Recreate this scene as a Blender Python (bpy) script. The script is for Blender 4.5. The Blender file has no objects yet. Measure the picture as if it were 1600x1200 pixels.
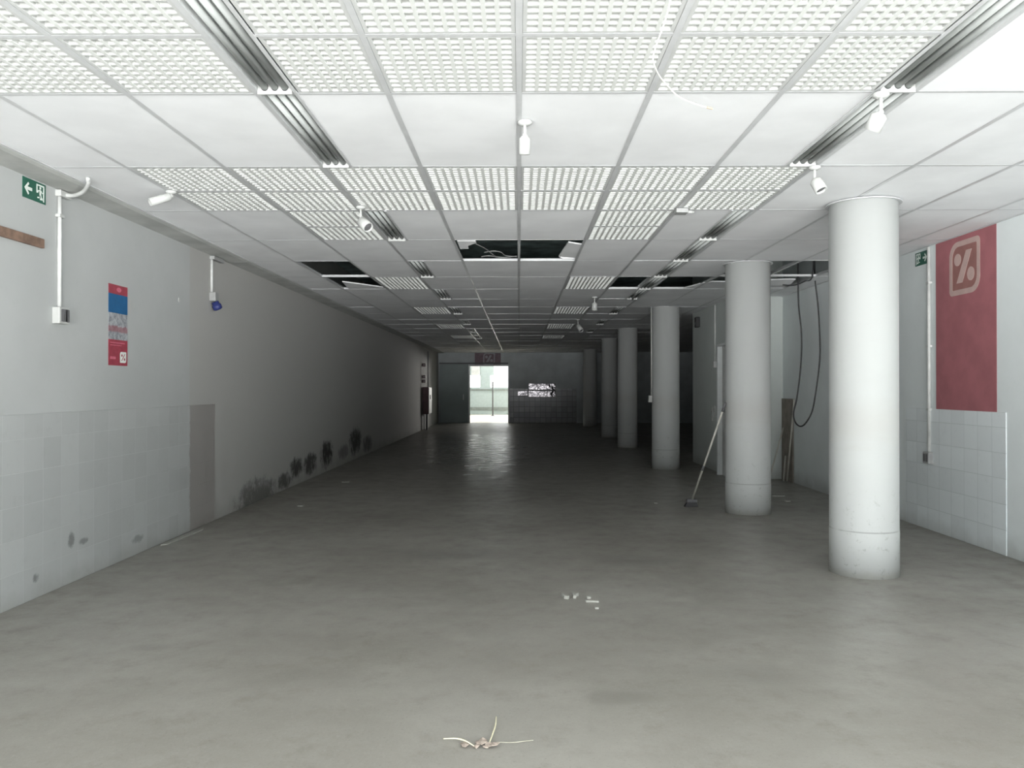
import bpy, bmesh, math, random
from mathutils import Vector, Matrix
random.seed(7)
S = bpy.context.scene
COL = S.collection
PI = math.pi

# ------------------------------------------------------------------ camera, light, exposure
F, CX, CY, EYE = 1238.0, 811.0, 606.0, 1.346      # focal length in pixels, vanishing point, eye height
ZC = 2 * EYE                                       # ceiling height
cd = bpy.data.cameras.new('camera'); cam = bpy.data.objects.new('camera', cd); COL.objects.link(cam)
cd.sensor_width = 36; cd.lens = F * 36 / 1600; cd.clip_start = 0.05; cd.clip_end = 300
cam.location = (0, 0, EYE)
cam.rotation_euler = (PI / 2 + math.atan(6 / F), 0, math.atan(11 / F))
S.camera = cam

w = bpy.data.worlds.new('world'); S.world = w; w.use_nodes = True
wt = w.node_tree; bg = wt.nodes['Background']
# hazy daylight: bright high sky, a dimmer band of street along the horizon, sunlit paving below it
SKY, HORIZON, PAVING = 16.5, 2.6, 22.5
_tc = wt.nodes.new('ShaderNodeTexCoord'); _sp = wt.nodes.new('ShaderNodeSeparateXYZ'); wt.links.new(_tc.outputs['Generated'], _sp.inputs[0])
_rp = wt.nodes.new('ShaderNodeValToRGB'); _mr = wt.nodes.new('ShaderNodeMapRange')
wt.links.new(_sp.outputs[2], _mr.inputs[0]); _mr.inputs[1].default_value = -1; _mr.inputs[2].default_value = 1
wt.links.new(_mr.outputs[0], _rp.inputs[0])
def _stops():
    cr = _rp.color_ramp
    for pos, v, tint in ((0.0, PAVING * 0.5, (0.985, 0.99, 0.985)), (0.30, PAVING * 0.5, (0.985, 0.99, 0.985)), (0.40, PAVING, (0.985, 0.99, 0.985)), (0.485, PAVING, (0.985, 0.99, 0.985)), (0.495, HORIZON, (0.98, 1, 1)), (0.56, HORIZON, (0.98, 1, 1)), (0.66, SKY, (0.94, 0.98, 1.0)), (1.0, SKY, (0.94, 0.98, 1.0))):
        e = cr.elements[0] if pos == 0.0 else (cr.elements[-1] if pos == 1.0 else cr.elements.new(pos))
        e.position = pos; e.color = (v / 25 * tint[0], v / 25 * tint[1], v / 25 * tint[2], 1)
_stops()
wt.links.new(_rp.outputs[0], bg.inputs[0]); bg.inputs[1].default_value = 25.0

def area(name, loc, rot, sx, sy, power, col=(1, 1, 1), portal=False):
    l = bpy.data.lights.new(name, 'AREA'); l.shape = 'RECTANGLE'; l.size = sx; l.size_y = sy
    l.energy = power; l.color = col
    o = bpy.data.objects.new(name, l); COL.objects.link(o); o.location = loc; o.rotation_euler = rot
    if portal: l.cycles.is_portal = True
    return o
FRONT, YBACK = -1.6, 40.0
area('shopfront_daylight', (0.4, FRONT, 1.36), (PI / 2, 0, 0), 6.9, 2.6, 1.0, portal=True)
area('far_window_daylight', (0.3, 40.3, 2.0), (-PI / 2, 0, 0), 6.2, 1.4, 1.0, portal=True)
area('far_side_window_daylight', (2.3, YBACK - 0.05, 2.0), (-PI / 2, 0, -0.45), 1.9, 1.15, 300, (1, 0.96, 0.90))

vs = S.view_settings
vs.view_transform = 'Standard'; vs.look = 'None'; vs.gamma = 1; vs.use_curve_mapping = False
vs.exposure = 0.12

# ------------------------------------------------------------------ materials
def new_mat(name):
    m = bpy.data.materials.new(name); m.use_nodes = True
    nt = m.node_tree
    return m, nt, nt.nodes['Principled BSDF']
def lk(nt, a, b): nt.links.new(a, b)
def node(nt, t, **kw):
    n = nt.nodes.new(t)
    for k, v in kw.items(): setattr(n, k, v)
    return n
def rgb(c): return (c[0], c[1], c[2], 1)
def math_n(nt, op, a, b=None, c=None, clamp=False):
    n = node(nt, 'ShaderNodeMath', operation=op); n.use_clamp = clamp
    for i, v in enumerate((a, b, c)):
        if v is None: continue
        if isinstance(v, (int, float)): n.inputs[i].default_value = v
        else: lk(nt, v, n.inputs[i])
    return n.outputs[0]
def mixc(nt, f, a, b, mode='MIX'):
    n = node(nt, 'ShaderNodeMix', data_type='RGBA', blend_type=mode)
    for i, v in ((0, f), (6, a), (7, b)):
        if isinstance(v, (int, float)): n.inputs[i].default_value = v
        elif isinstance(v, tuple): n.inputs[i].default_value = rgb(v)
        else: lk(nt, v, n.inputs[i])
    return n.outputs[2]
def noise(nt, vec, scale, detail=4, rough=0.55):
    n = node(nt, 'ShaderNodeTexNoise'); n.inputs['Scale'].default_value = scale
    n.inputs['Detail'].default_value = detail; n.inputs['Roughness'].default_value = rough
    if vec is not None: lk(nt, vec, n.inputs['Vector'])
    return n.outputs[0]
def ramp(nt, v, lo, hi):
    n = node(nt, 'ShaderNodeMapRange', interpolation_type='SMOOTHSTEP')
    lk(nt, v, n.inputs[0]); n.inputs[1].default_value = lo; n.inputs[2].default_value = hi
    return n.outputs[0]
def bump(nt, b, h, strength=0.2, dist=0.01):
    n = node(nt, 'ShaderNodeBump'); n.inputs['Strength'].default_value = strength; n.inputs['Distance'].default_value = dist
    lk(nt, h, n.inputs['Height']); lk(nt, n.outputs[0], b.inputs['Normal'])
def coords(nt): return node(nt, 'ShaderNodeTexCoord').outputs['Object']
def sep(nt, v):
    n = node(nt, 'ShaderNodeSeparateXYZ'); lk(nt, v, n.inputs[0]); return n.outputs
def comb(nt, a, b):
    n = node(nt, 'ShaderNodeCombineXYZ'); lk(nt, a, n.inputs[0]); lk(nt, b, n.inputs[1]); return n.outputs[0]

def plain(name, col, rough=0.6, metal=0.0, var=0.12, scale=9.0, bmp=0.0):
    m, nt, b = new_mat(name)
    v = coords(nt); n = noise(nt, v, scale)
    dark = tuple(c * (1 - var) for c in col); lite = tuple(min(1, c * (1 + var * 0.6)) for c in col)
    lk(nt, mixc(nt, ramp(nt, n, 0.3, 0.7), dark, lite), b.inputs['Base Color'])
    b.inputs['Roughness'].default_value = rough; b.inputs['Metallic'].default_value = metal
    if bmp: bump(nt, b, noise(nt, v, scale * 6), bmp, 0.004)
    return m

def ell(nt, y, z, spots, nz, amp):
    """1 inside soft ragged ellipses (y0, z0, ry, rz, weight)"""
    out = None
    for y0, z0, ry, rz, wt in spots:
        a = math_n(nt, 'POWER', math_n(nt, 'ABSOLUTE', math_n(nt, 'DIVIDE', math_n(nt, 'SUBTRACT', y, y0), ry)), 2)
        c = math_n(nt, 'POWER', math_n(nt, 'ABSOLUTE', math_n(nt, 'DIVIDE', math_n(nt, 'SUBTRACT', z, z0), rz)), 2)
        s = math_n(nt, 'ADD', math_n(nt, 'ADD', a, c), math_n(nt, 'MULTIPLY', math_n(nt, 'SUBTRACT', nz, 0.5), amp))
        s = math_n(nt, 'MULTIPLY', math_n(nt, 'SUBTRACT', 1, ramp(nt, s, 0.1, 1.7)), wt)
        out = s if out is None else math_n(nt, 'MAXIMUM', out, s)
    return out

def wall_mat(name, col, axis=1, stains=(), split=None, split_col=None, grime=0.25):
    m, nt, b = new_mat(name)
    v = coords(nt); o = sep(nt, v)
    big = noise(nt, v, 0.9, 5); fine = noise(nt, v, 14, 6, 0.7)
    c = mixc(nt, ramp(nt, big, 0.3, 0.72), tuple(x * 0.93 for x in col), tuple(min(1, x * 1.04) for x in col))
    if split is not None:
        edge = math_n(nt, 'GREATER_THAN', math_n(nt, 'ADD', o[axis], math_n(nt, 'MULTIPLY', fine, 0.02)), split)
        c = mixc(nt, edge, c, split_col)
    c = mixc(nt, math_n(nt, 'MULTIPLY', ramp(nt, fine, 0.55, 0.8), 0.12), c, tuple(x * 0.6 for x in col))
    # splash dirt along the foot of the wall
    foot = math_n(nt, 'MULTIPLY', math_n(nt, 'SUBTRACT', 1, ramp(nt, math_n(nt, 'ADD', o[2], math_n(nt, 'MULTIPLY', noise(nt, v, 3, 5), 0.25)), 0.08, 0.36)), grime)
    c = mixc(nt, foot, c, (0.10, 0.095, 0.07))
    if stains:
        c = mixc(nt, ell(nt, o[axis], o[2], stains, noise(nt, v, 8, 6, 0.75), 4.5), c, (0.03, 0.029, 0.024))
    lk(nt, c, b.inputs['Base Color']); b.inputs['Roughness'].default_value = 0.75
    bump(nt, b, fine, 0.12, 0.004)
    return m

def tile_mat(name, col, mortar, axis=1, size=0.205, rough=0.35, var=0.05, scuffs=(), dark_from=None, dark_col=None, z_off=0.0, bmp=0.5, mortar_w=0.0028):
    m, nt, b = new_mat(name)
    v = coords(nt); o = sep(nt, v)
    br = node(nt, 'ShaderNodeTexBrick'); br.offset = 0.0; br.squash = 1.0
    lk(nt, comb(nt, o[axis], math_n(nt, 'ADD', o[2], z_off)), br.inputs['Vector'])
    br.inputs['Scale'].default_value = 1.0; br.inputs['Brick Width'].default_value = size; br.inputs['Row Height'].default_value = size
    br.inputs['Mortar Size'].default_value = mortar_w; br.inputs['Mortar Smooth'].default_value = 0.3; br.inputs['Bias'].default_value = 0.0
    br.inputs['Color1'].default_value = rgb(tuple(x * (1 - var) for x in col)); br.inputs['Color2'].default_value = rgb(tuple(min(1, x * (1 + var)) for x in col))
    br.inputs['Mortar'].default_value = rgb(mortar)
    fine = noise(nt, v, 10, 6, 0.7)
    c = br.outputs['Color']
    if dark_from is not None:
        edge = math_n(nt, 'GREATER_THAN', math_n(nt, 'ADD', o[axis], math_n(nt, 'MULTIPLY', fine, 0.10)), dark_from)
        c = mixc(nt, edge, c, dark_col)
    c = mixc(nt, math_n(nt, 'MULTIPLY', ramp(nt, fine, 0.5, 0.8), 0.18), c, tuple(x * 0.6 for x in col))
    foot = math_n(nt, 'MULTIPLY', math_n(nt, 'SUBTRACT', 1, ramp(nt, math_n(nt, 'ADD', o[2], math_n(nt, 'MULTIPLY', noise(nt, v, 4, 5), 0.2)), 0.08, 0.26)), 0.3)
    c = mixc(nt, foot, c, (0.14, 0.13, 0.10))
    if scuffs:
        c = mixc(nt, ell(nt, o[axis], o[2], scuffs, noise(nt, v, 12, 6, 0.75), 5.0), c, (0.05, 0.05, 0.045))
    lk(nt, c, b.inputs['Base Color']); b.inputs['Roughness'].default_value = rough
    h = math_n(nt, 'ADD', math_n(nt, 'MULTIPLY', br.outputs['Fac'], -1), math_n(nt, 'MULTIPLY', noise(nt, v, 5, 2), 0.25))
    bump(nt, b, h, bmp, 0.004)
    return m

M = {}
M['ceiling_tile'] = plain('ceiling_tile', (0.84, 0.85, 0.86), 0.85, var=0.05, scale=2.2)
M['grid'] = plain('grid_paint', (0.60, 0.61, 0.615), 0.32, 0.05, var=0.06)
M['louvre'] = plain('louvre_plastic', (0.68, 0.695, 0.67), 0.5, var=0.03)
M['louvre_frame'] = plain('louvre_frame', (0.56, 0.57, 0.56), 0.5, var=0.04)
M['tray'] = plain('tray_metal', (0.66, 0.68, 0.675), 0.5, 0.0, var=0.08)
M['tube'] = plain('lamp_tube', (0.42, 0.44, 0.43), 0.5, var=0.05)
M['white'] = plain('white_plastic', (0.47, 0.48, 0.465), 0.45, var=0.05)
M['white_dirty'] = plain('white_conduit', (0.58, 0.59, 0.575), 0.5, var=0.12)
M['black'] = plain('black_plastic', (0.02, 0.02, 0.022), 0.45)
M['grey_dark'] = plain('dark_grey_plastic', (0.12, 0.12, 0.125), 0.5)
M['grey_mid'] = plain('mid_grey_plastic', (0.32, 0.325, 0.32), 0.5)
M['slab'] = plain('bare_slab', (0.55, 0.67, 0.65), 0.9, var=0.4, scale=3)
M['cove'] = plain('cove_plaster', (0.46, 0.47, 0.45), 0.85, var=0.15, scale=3)
M['green'] = plain('sign_green', (0.015, 0.10, 0.065), 0.4, var=0.1)
M['sign_white'] = plain('sign_white', (0.72, 0.78, 0.73), 0.45, var=0.04)
M['red'] = plain('banner_red', (0.37, 0.135, 0.15), 0.65, var=0.12, scale=4)
M['red_inner'] = plain('emblem_ground', (0.30, 0.14, 0.125), 0.65, var=0.12, scale=5)
M['emblem'] = plain('emblem_beige', (0.50, 0.36, 0.33), 0.65, var=0.08)
M['maroon'] = plain('far_panel', (0.24, 0.17, 0.20), 0.6, var=0.15)
M['emblem_far'] = plain('far_emblem', (0.46, 0.44, 0.47), 0.6)
M['poster_red'] = plain('poster_red', (0.34, 0.055, 0.08), 0.4, var=0.15, scale=20)
M['poster_pink'] = plain('poster_pink', (0.60, 0.16, 0.22), 0.4, var=0.1, scale=20)
M['poster_blue'] = plain('poster_blue', (0.02, 0.12, 0.28), 0.4, var=0.12, scale=12)
M['blue_plug'] = plain('blue_plug', (0.02, 0.03, 0.14), 0.5, var=0.15, scale=30)
M['wood'] = plain('wood_batten', (0.20, 0.13, 0.095), 0.7, var=0.35, scale=14)
M['wood_pale'] = plain('pale_stick', (0.50, 0.49, 0.44), 0.6, var=0.15)
M['board'] = plain('fibre_board', (0.24, 0.215, 0.185), 0.85, var=0.2, scale=6)
M['metal'] = plain('worn_metal', (0.45, 0.46, 0.45), 0.35, 0.7)
M['door_leaf'] = plain('door_leaf', (0.30, 0.36, 0.36), 0.5, var=0.08, scale=2)
M['frame_white'] = plain('door_frame', (0.75, 0.78, 0.78), 0.4, var=0.05)
M['straw'] = plain('dry_straw', (0.60, 0.56, 0.40), 0.7, var=0.12, scale=30)
M['straw_dull'] = plain('dull_straw', (0.40, 0.39, 0.31), 0.7, var=0.1)
M['leaf'] = plain('dry_leaf', (0.30, 0.25, 0.21), 0.85, var=0.4, scale=60)
M['paper'] = plain('waste_paper', (0.32, 0.32, 0.29), 0.8, var=0.08)
M['string'] = plain('pale_string', (0.80, 0.79, 0.72), 0.7, var=0.05)
M['string_end'] = plain('string_end', (0.50, 0.40, 0.26), 0.7)
M['cabinet_red'] = plain('cabinet_red', (0.075, 0.022, 0.028), 0.5, var=0.2)
M['far_wall_paint'] = plain('far_room_paint', (0.40, 0.47, 0.465), 0.7, var=0.06)
M['far_band'] = plain('far_room_band', (0.22, 0.25, 0.235), 0.6)
M['far_floor'] = plain('far_room_floor', (0.72, 0.66, 0.56), 0.5, var=0.08, scale=2)
M['far_dark'] = plain('far_wall_paint', (0.5, 0.54, 0.55), 0.6, var=0.12, scale=2)

M['wall_left'] = wall_mat('wall_left_paint', (0.44, 0.455, 0.45), 1,
    stains=((9.4, 0.05, 0.7, 0.20, 0.65), (10.45, 0.12, 0.30, 0.10, 0.8), (11.0, 0.23, 0.30, 0.13, 0.95), (11.75, 0.22, 0.34, 0.15, 0.9),
            (12.75, 0.28, 0.38, 0.20, 1.0), (14.0, 0.22, 0.4, 0.12, 0.6), (15.0, 0.33, 0.5, 0.24, 0.95), (16.2, 0.2, 0.5, 0.16, 0.75)),
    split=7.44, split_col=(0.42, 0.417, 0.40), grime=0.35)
M['wall_right'] = wall_mat('wall_right_paint', (0.72, 0.765, 0.765), 1, grime=0.45)
M['wall_alcove'] = wall_mat('alcove_paint', (0.60, 0.64, 0.62), 1, grime=0.4)
M['wall_dark'] = wall_mat('recess_paint', (0.45, 0.48, 0.50), 1, grime=0.3)
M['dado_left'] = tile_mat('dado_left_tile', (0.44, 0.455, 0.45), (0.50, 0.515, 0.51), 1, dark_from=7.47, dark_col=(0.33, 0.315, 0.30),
    scuffs=((5.45, 0.30, 0.04, 0.05, 0.6), (5.6, 0.26, 0.06, 0.02, 0.5), (6.4, 0.12, 0.10, 0.03, 0.45), (5.05, 0.13, 0.03, 0.03, 0.6)))
M['dado_right'] = tile_mat('dado_right_tile', (0.72, 0.765, 0.775), (0.55, 0.60, 0.60), 1)
M['dado_far'] = tile_mat('dado_far_tile', (0.12, 0.127, 0.137), (0.06, 0.06, 0.065), 0, rough=0.26, var=0.25, bmp=1.0, mortar_w=0.010)
m_, nt_, b_ = new_mat('reflection_sheet'); b_.inputs['Base Color'].default_value = (0.08, 0.076, 0.08, 1); b_.inputs['Roughness'].default_value = 0.04; b_.inputs['Metallic'].default_value = 1.0
bump(nt_, b_, noise(nt_, coords(nt_), 4.5, 3), 1.0, 0.008); M['glazed'] = m_  # mirror-like sheet standing in for shopfront reflections on the far tiles

def floor_mat():
    m, nt, b = new_mat('floor_vinyl')
    v = coords(nt)
    big = noise(nt, v, 0.55, 6, 0.6); mid = noise(nt, v, 4.5, 6, 0.7); fine = noise(nt, v, 42, 4, 0.7)
    c = mixc(nt, ramp(nt, big, 0.32, 0.68), (0.196, 0.186, 0.162), (0.256, 0.247, 0.221))
    c = mixc(nt, math_n(nt, 'MULTIPLY', ramp(nt, mid, 0.5, 0.75), 0.35), c, (0.125, 0.115, 0.095))
    c = mixc(nt, math_n(nt, 'MULTIPLY', ramp(nt, fine, 0.52, 0.72), 0.30), c, (0.29, 0.28, 0.255))
    c = mixc(nt, math_n(nt, 'MULTIPLY', ramp(nt, noise(nt, v, 90, 2), 0.60, 0.72), 0.35), c, (0.09, 0.083, 0.075))
    o = sep(nt, v)
    st = ell(nt, o[0], o[1], ((0.45, 3.45, 0.16, 0.07, 0.28), (1.05, 3.75, 0.25, 0.12, 0.18), (-1.9, 4.1, 0.10, 0.06, 0.25), (-0.6, 6.4, 0.5, 0.22, 0.3),
                              (-1.2, 14.0, 0.9, 1.6, 0.35), (0.9, 6.2, 0.3, 0.2, 0.3)), mid, 6.0)
    c = mixc(nt, st, c, (0.09, 0.085, 0.075))
    # a damp, smoother patch deep in the hall
    damp = ell(nt, o[0], o[1], ((-0.75, 17.5, 1.5, 6.0, 1.0), (-1.6, 20.5, 1.2, 3.5, 0.7)), noise(nt, v, 1.3, 5, 0.65), 2.6)
    c = mixc(nt, math_n(nt, 'MULTIPLY', damp, 0.45), c, (0.06, 0.058, 0.052))
    lk(nt, c, b.inputs['Base Color'])
    r = node(nt, 'ShaderNodeMapRange'); lk(nt, mid, r.inputs[0]); r.inputs[1].default_value = 0.3; r.inputs[2].default_value = 0.7
    r.inputs[3].default_value = 0.30; r.inputs[4].default_value = 0.52
    lk(nt, math_n(nt, 'MULTIPLY', r.outputs[0], math_n(nt, 'SUBTRACT', 1, math_n(nt, 'MULTIPLY', damp, 0.30))), b.inputs['Roughness'])
    b.inputs['Specular IOR Level'].default_value = 0.45
    bump(nt, b, math_n(nt, 'ADD', noise(nt, v, 1.6, 3), math_n(nt, 'ADD', math_n(nt, 'MULTIPLY', fine, 0.12), math_n(nt, 'MULTIPLY', damp, math_n(nt, 'MULTIPLY', noise(nt, v, 5, 3), 1.3)))), 0.35, 0.02)
    return m
M['floor'] = floor_mat()

def column_mat():
    m, nt, b = new_mat('column_paint')
    v = coords(nt); o = sep(nt, v)
    base = (0.485, 0.50, 0.49)
    str_v = node(nt, 'ShaderNodeMapping'); lk(nt, v, str_v.inputs[0]); str_v.inputs['Scale'].default_value = (1, 1, 5)
    nz = noise(nt, str_v.outputs[0], 3.5, 6, 0.65); fine = noise(nt, v, 16, 6, 0.75)
    c = mixc(nt, math_n(nt, 'MULTIPLY', ramp(nt, nz, 0.5, 0.8), 0.15), base, (0.42, 0.43, 0.40))
    # rubbed band at cart height
    band = math_n(nt, 'MULTIPLY', math_n(nt, 'SUBTRACT', 1, ramp(nt, math_n(nt, 'ABSOLUTE', math_n(nt, 'SUBTRACT', math_n(nt, 'ADD', o[2], math_n(nt, 'MULTIPLY', nz, 0.25)), 1.22)), 0.03, 0.22)), 0.22)
    c = mixc(nt, band, c, (0.40, 0.375, 0.34))
    low = math_n(nt, 'SUBTRACT', 1, ramp(nt, o[2], 0.1, 0.9))
    sc = math_n(nt, 'MULTIPLY', math_n(nt, 'MULTIPLY', ramp(nt, fine, 0.56, 0.72), low), 0.9)
    c = mixc(nt, sc, c, (0.24, 0.24, 0.22))
    foot = math_n(nt, 'MULTIPLY', math_n(nt, 'SUBTRACT', 1, ramp(nt, math_n(nt, 'ADD', o[2], math_n(nt, 'MULTIPLY', fine, 0.1)), 0.05, 0.13)), 0.5)
    c = mixc(nt, foot, c, (0.32, 0.31, 0.27))
    seam = math_n(nt, 'MULTIPLY', math_n(nt, 'LESS_THAN', math_n(nt, 'ABSOLUTE', math_n(nt, 'SUBTRACT', o[2], 0.325)), 0.005), math_n(nt, 'MULTIPLY', ramp(nt, noise(nt, v, 6), 0.35, 0.6), 0.6))
    c = mixc(nt, seam, c, (0.22, 0.22, 0.21))
    lk(nt, c, b.inputs['Base Color']); b.inputs['Roughness'].default_value = 0.6
    bump(nt, b, fine, 0.15, 0.004)
    return m
M['column'] = column_mat()

def photo_mat():
    m, nt, b = new_mat('poster_picture')
    v = coords(nt); n = noise(nt, v, 22, 5, 0.7)
    c = mixc(nt, ramp(nt, n, 0.35, 0.62), (0.20, 0.21, 0.23), (0.42, 0.44, 0.46))
    o = sep(nt, v)
    bandr = math_n(nt, 'MULTIPLY', math_n(nt, 'SUBTRACT', 1, ramp(nt, math_n(nt, 'ABSOLUTE', math_n(nt, 'SUBTRACT', math_n(nt, 'ADD', o[1], math_n(nt, 'MULTIPLY', n, 0.05)), -0.005)), 0.015, 0.03)), 0.6)
    c = mixc(nt, bandr, c, (0.28, 0.06, 0.08))
    lk(nt, c, b.inputs['Base Color']); b.inputs['Roughness'].default_value = 0.4
    return m
M['poster_photo'] = photo_mat()

# ------------------------------------------------------------------ builders
class MB:
    """collects shapes into one mesh"""
    def __init__(s): s.v = []; s.f = []; s.mi = []; s.sm = []
    def add(s, vs, fs, mi=0, smooth=False):
        k = len(s.v); s.v += [tuple(p) for p in vs]
        for f in fs: s.f.append([k + i for i in f]); s.mi.append(mi); s.sm.append(smooth)
    def box(s, x0, x1, y0, y1, z0, z1, mi=0):
        s.add([(x0, y0, z0), (x1, y0, z0), (x1, y1, z0), (x0, y1, z0), (x0, y0, z1), (x1, y0, z1), (x1, y1, z1), (x0, y1, z1)],
              [(0, 3, 2, 1), (4, 5, 6, 7), (0, 1, 5, 4), (1, 2, 6, 5), (2, 3, 7, 6), (3, 0, 4, 7)], mi)
    def prism(s, poly, z0, z1, mi=0):
        """polygon in xy extruded along z"""
        n = len(poly)
        a = sum(poly[i][0] * poly[(i + 1) % n][1] - poly[(i + 1) % n][0] * poly[i][1] for i in range(n))
        if a < 0: poly = poly[::-1]
        s.add([(x, y, z0) for x, y in poly] + [(x, y, z1) for x, y in poly],
              [tuple(range(n))[::-1], tuple(range(n, 2 * n))] + [(i, (i + 1) % n, n + (i + 1) % n, n + i) for i in range(n)], mi)
    def ring(s, outer, inner, z0, z1, mi=0):
        n = len(outer)
        vs = [(x, y, z) for z in (z0, z1) for P in (outer, inner) for x, y in P]
        fs = []
        for i in range(n):
            j = (i + 1) % n
            o0, o1, i0, i1 = i, j, n + i, n + j
            O0, O1, I0, I1 = 2 * n + i, 2 * n + j, 3 * n + i, 3 * n + j
            fs += [(O0, O1, I1, I0), (o0, i0, i1, o1), (o0, o1, O1, O0), (i0, I0, I1, i1)]
        s.add(vs, fs, mi)
    def lathe(s, prof, seg=24, c=(0, 0, 0), mi=0, mat=None):
        """(r, z) profile about z"""
        vs, fs = [], []
        n = len(prof)
        for k in range(seg):
            a = 2 * PI * k / seg
            for r, z in prof: vs.append(Vector((r * math.cos(a), r * math.sin(a), z)))
        for k in range(seg):
            j = (k + 1) % seg
            for i in range(n - 1): fs.append((k * n + i, j * n + i, j * n + i + 1, k * n + i + 1))
        if mat: vs = [mat @ p for p in vs]
        vs = [(p[0] + c[0], p[1] + c[1], p[2] + c[2]) for p in vs]
        s.add(vs, fs, mi, True)
        b = len(s.v) - len(vs)
        for e in (0, n - 1):
            if prof[e][0] > 1e-5:
                s.f.append([b + k * n + e for k in range(seg)][:: (1 if e else -1)]); s.mi.append(mi); s.sm.append(False)
    def tube(s, pts, r, seg=8, mi=0):
        pts = [Vector(p) for p in pts]
        rs = r if isinstance(r, (list, tuple)) else [r] * len(pts)
        vs, fs = [], []
        up = Vector((0.13, 0.21, 0.97))
        for i, p in enumerate(pts):
            t = (pts[min(i + 1, len(pts) - 1)] - pts[max(i - 1, 0)]).normalized()
            u = t.cross(up)
            if u.length < 0.05: u = t.cross(Vector((1, 0, 0)))
            u.normalize(); q = t.cross(u).normalized()
            for k in range(seg):
                a = 2 * PI * k / seg
                vs.append(p + (u * math.cos(a) + q * math.sin(a)) * rs[i])
        for i in range(len(pts) - 1):
            for k in range(seg):
                j = (k + 1) % seg
                fs.append((i * seg + k, i * seg + j, (i + 1) * seg + j, (i + 1) * seg + k))
        s.add(vs, fs, mi, True)
        b = len(s.v) - len(vs)
        s.f.append([b + k for k in range(seg)][::-1]); s.mi.append(mi); s.sm.append(False)
        e = b + (len(pts) - 1) * seg
        s.f.append([e + k for k in range(seg)]); s.mi.append(mi); s.sm.append(False)
    def build(s, name, mats, parent=None, M4=None, bevel=0.0):
        me = bpy.data.meshes.new(name)
        vs = [M4 @ Vector(p) for p in s.v] if M4 else s.v
        me.from_pydata([tuple(p) for p in vs], [], s.f)
        for m in (mats if isinstance(mats, (list, tuple)) else [mats]): me.materials.append(m)
        me.polygons.foreach_set('material_index', s.mi); me.polygons.foreach_set('use_smooth', s.sm)
        bm = bmesh.new(); bm.from_mesh(me); bmesh.ops.recalc_face_normals(bm, faces=bm.faces); bm.to_mesh(me); bm.free()
        o = bpy.data.objects.new(name, me); COL.objects.link(o)
        if parent: o.parent = parent
        if bevel:
            b = o.modifiers.new('bevel', 'BEVEL'); b.width = bevel; b.segments = 2; b.limit_method = 'ANGLE'
        return o

def spline(pts, n=8):
    P = [Vector(p) for p in pts]; P = [P[0]] + P + [P[-1]]; out = []
    for i in range(1, len(P) - 2):
        for k in range(n):
            t = k / n; a, b, c, d = P[i - 1:i + 3]
            out.append(0.5 * ((2 * b) + (c - a) * t + (2 * a - 5 * b + 4 * c - d) * t * t + (3 * b - a - 3 * c + d) * t ** 3))
    out.append(P[-2]); return out

def tag(o, label, cat, group=None):
    o['label'] = label; o['category'] = cat; o['kind'] = 'thing'
    if group: o['group'] = group
    return o
def struct(o): o['kind'] = 'structure'; return o
def thing(name, loc, label, cat, group=None, M4=None):
    o = bpy.data.objects.new(name, None); COL.objects.link(o); o.empty_display_size = 0.1
    if M4 is not None: o.matrix_world = M4
    else: o.location = loc
    return tag(o, label, cat, group)
def copy_thing(o, loc, label=None, group=None):
    c = o.copy(); COL.objects.link(c); c.location = loc
    for ch in list(o.children):
        d = ch.copy(); COL.objects.link(d); d.parent = c
    if label: c['label'] = label
    if group: c['group'] = group
    return c
def rnd_rect(wd, h, radii, n=8):
    """centred rounded rectangle; radii for TL, TR, BR, BL"""
    out = []
    for (sx, sy, a0, r) in ((-1, 1, PI / 2, radii[0]), (-1, -1, PI, radii[3]), (1, -1, 1.5 * PI, radii[2]), (1, 1, 0, radii[1])):
        cx, cy = sx * (wd / 2 - r), sy * (h / 2 - r)
        for k in range(n + 1):
            a = a0 + PI / 2 * k / n
            out.append((cx + r * math.cos(a), cy + r * math.sin(a)))
    return out
def circ(cx, cy, rx, ry, n=24): return [(cx + rx * math.cos(2 * PI * k / n), cy + ry * math.sin(2 * PI * k / n)) for k in range(n)]
def on_left(y, z, x=None):      # local x = away from the shopfront, y = up, z = into the room
    return Matrix(((0, 0, 1, XL if x is None else x), (1, 0, 0, y), (0, 1, 0, z), (0, 0, 0, 1)))
def on_right(y, z, x=None):     # local x = towards the shopfront, y = up, z = into the room
    return Matrix(((0, 0, -1, XR if x is None else x), (-1, 0, 0, y), (0, 1, 0, z), (0, 0, 0, 1)))
def on_far(x, z, y=None):
    return Matrix(((1, 0, 0, x), (0, 0, -1, YF if y is None else y), (0, 1, 0, z), (0, 0, 0, 1)))
def at(px, py, d): return Vector(((px - CX) / F * d, d, EYE + (CY - py) / F * d))
def at_z(px, py, z): return at(px, py, (z - EYE) * F / (CY - py))
def at_floor(px, py): return at(px, py, EYE * F / (py - CY))

XL, XR, YF = -3.10, 3.90, 30.4
XBOX, YB0, YB1, XREC = 3.17, 11.75, 14.48, 8.5
ZV = 3.45
Y0, PITCH, MOD = 3.62, 1.2, 0.6
def ry(n): return Y0 + PITCH * n

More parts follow.
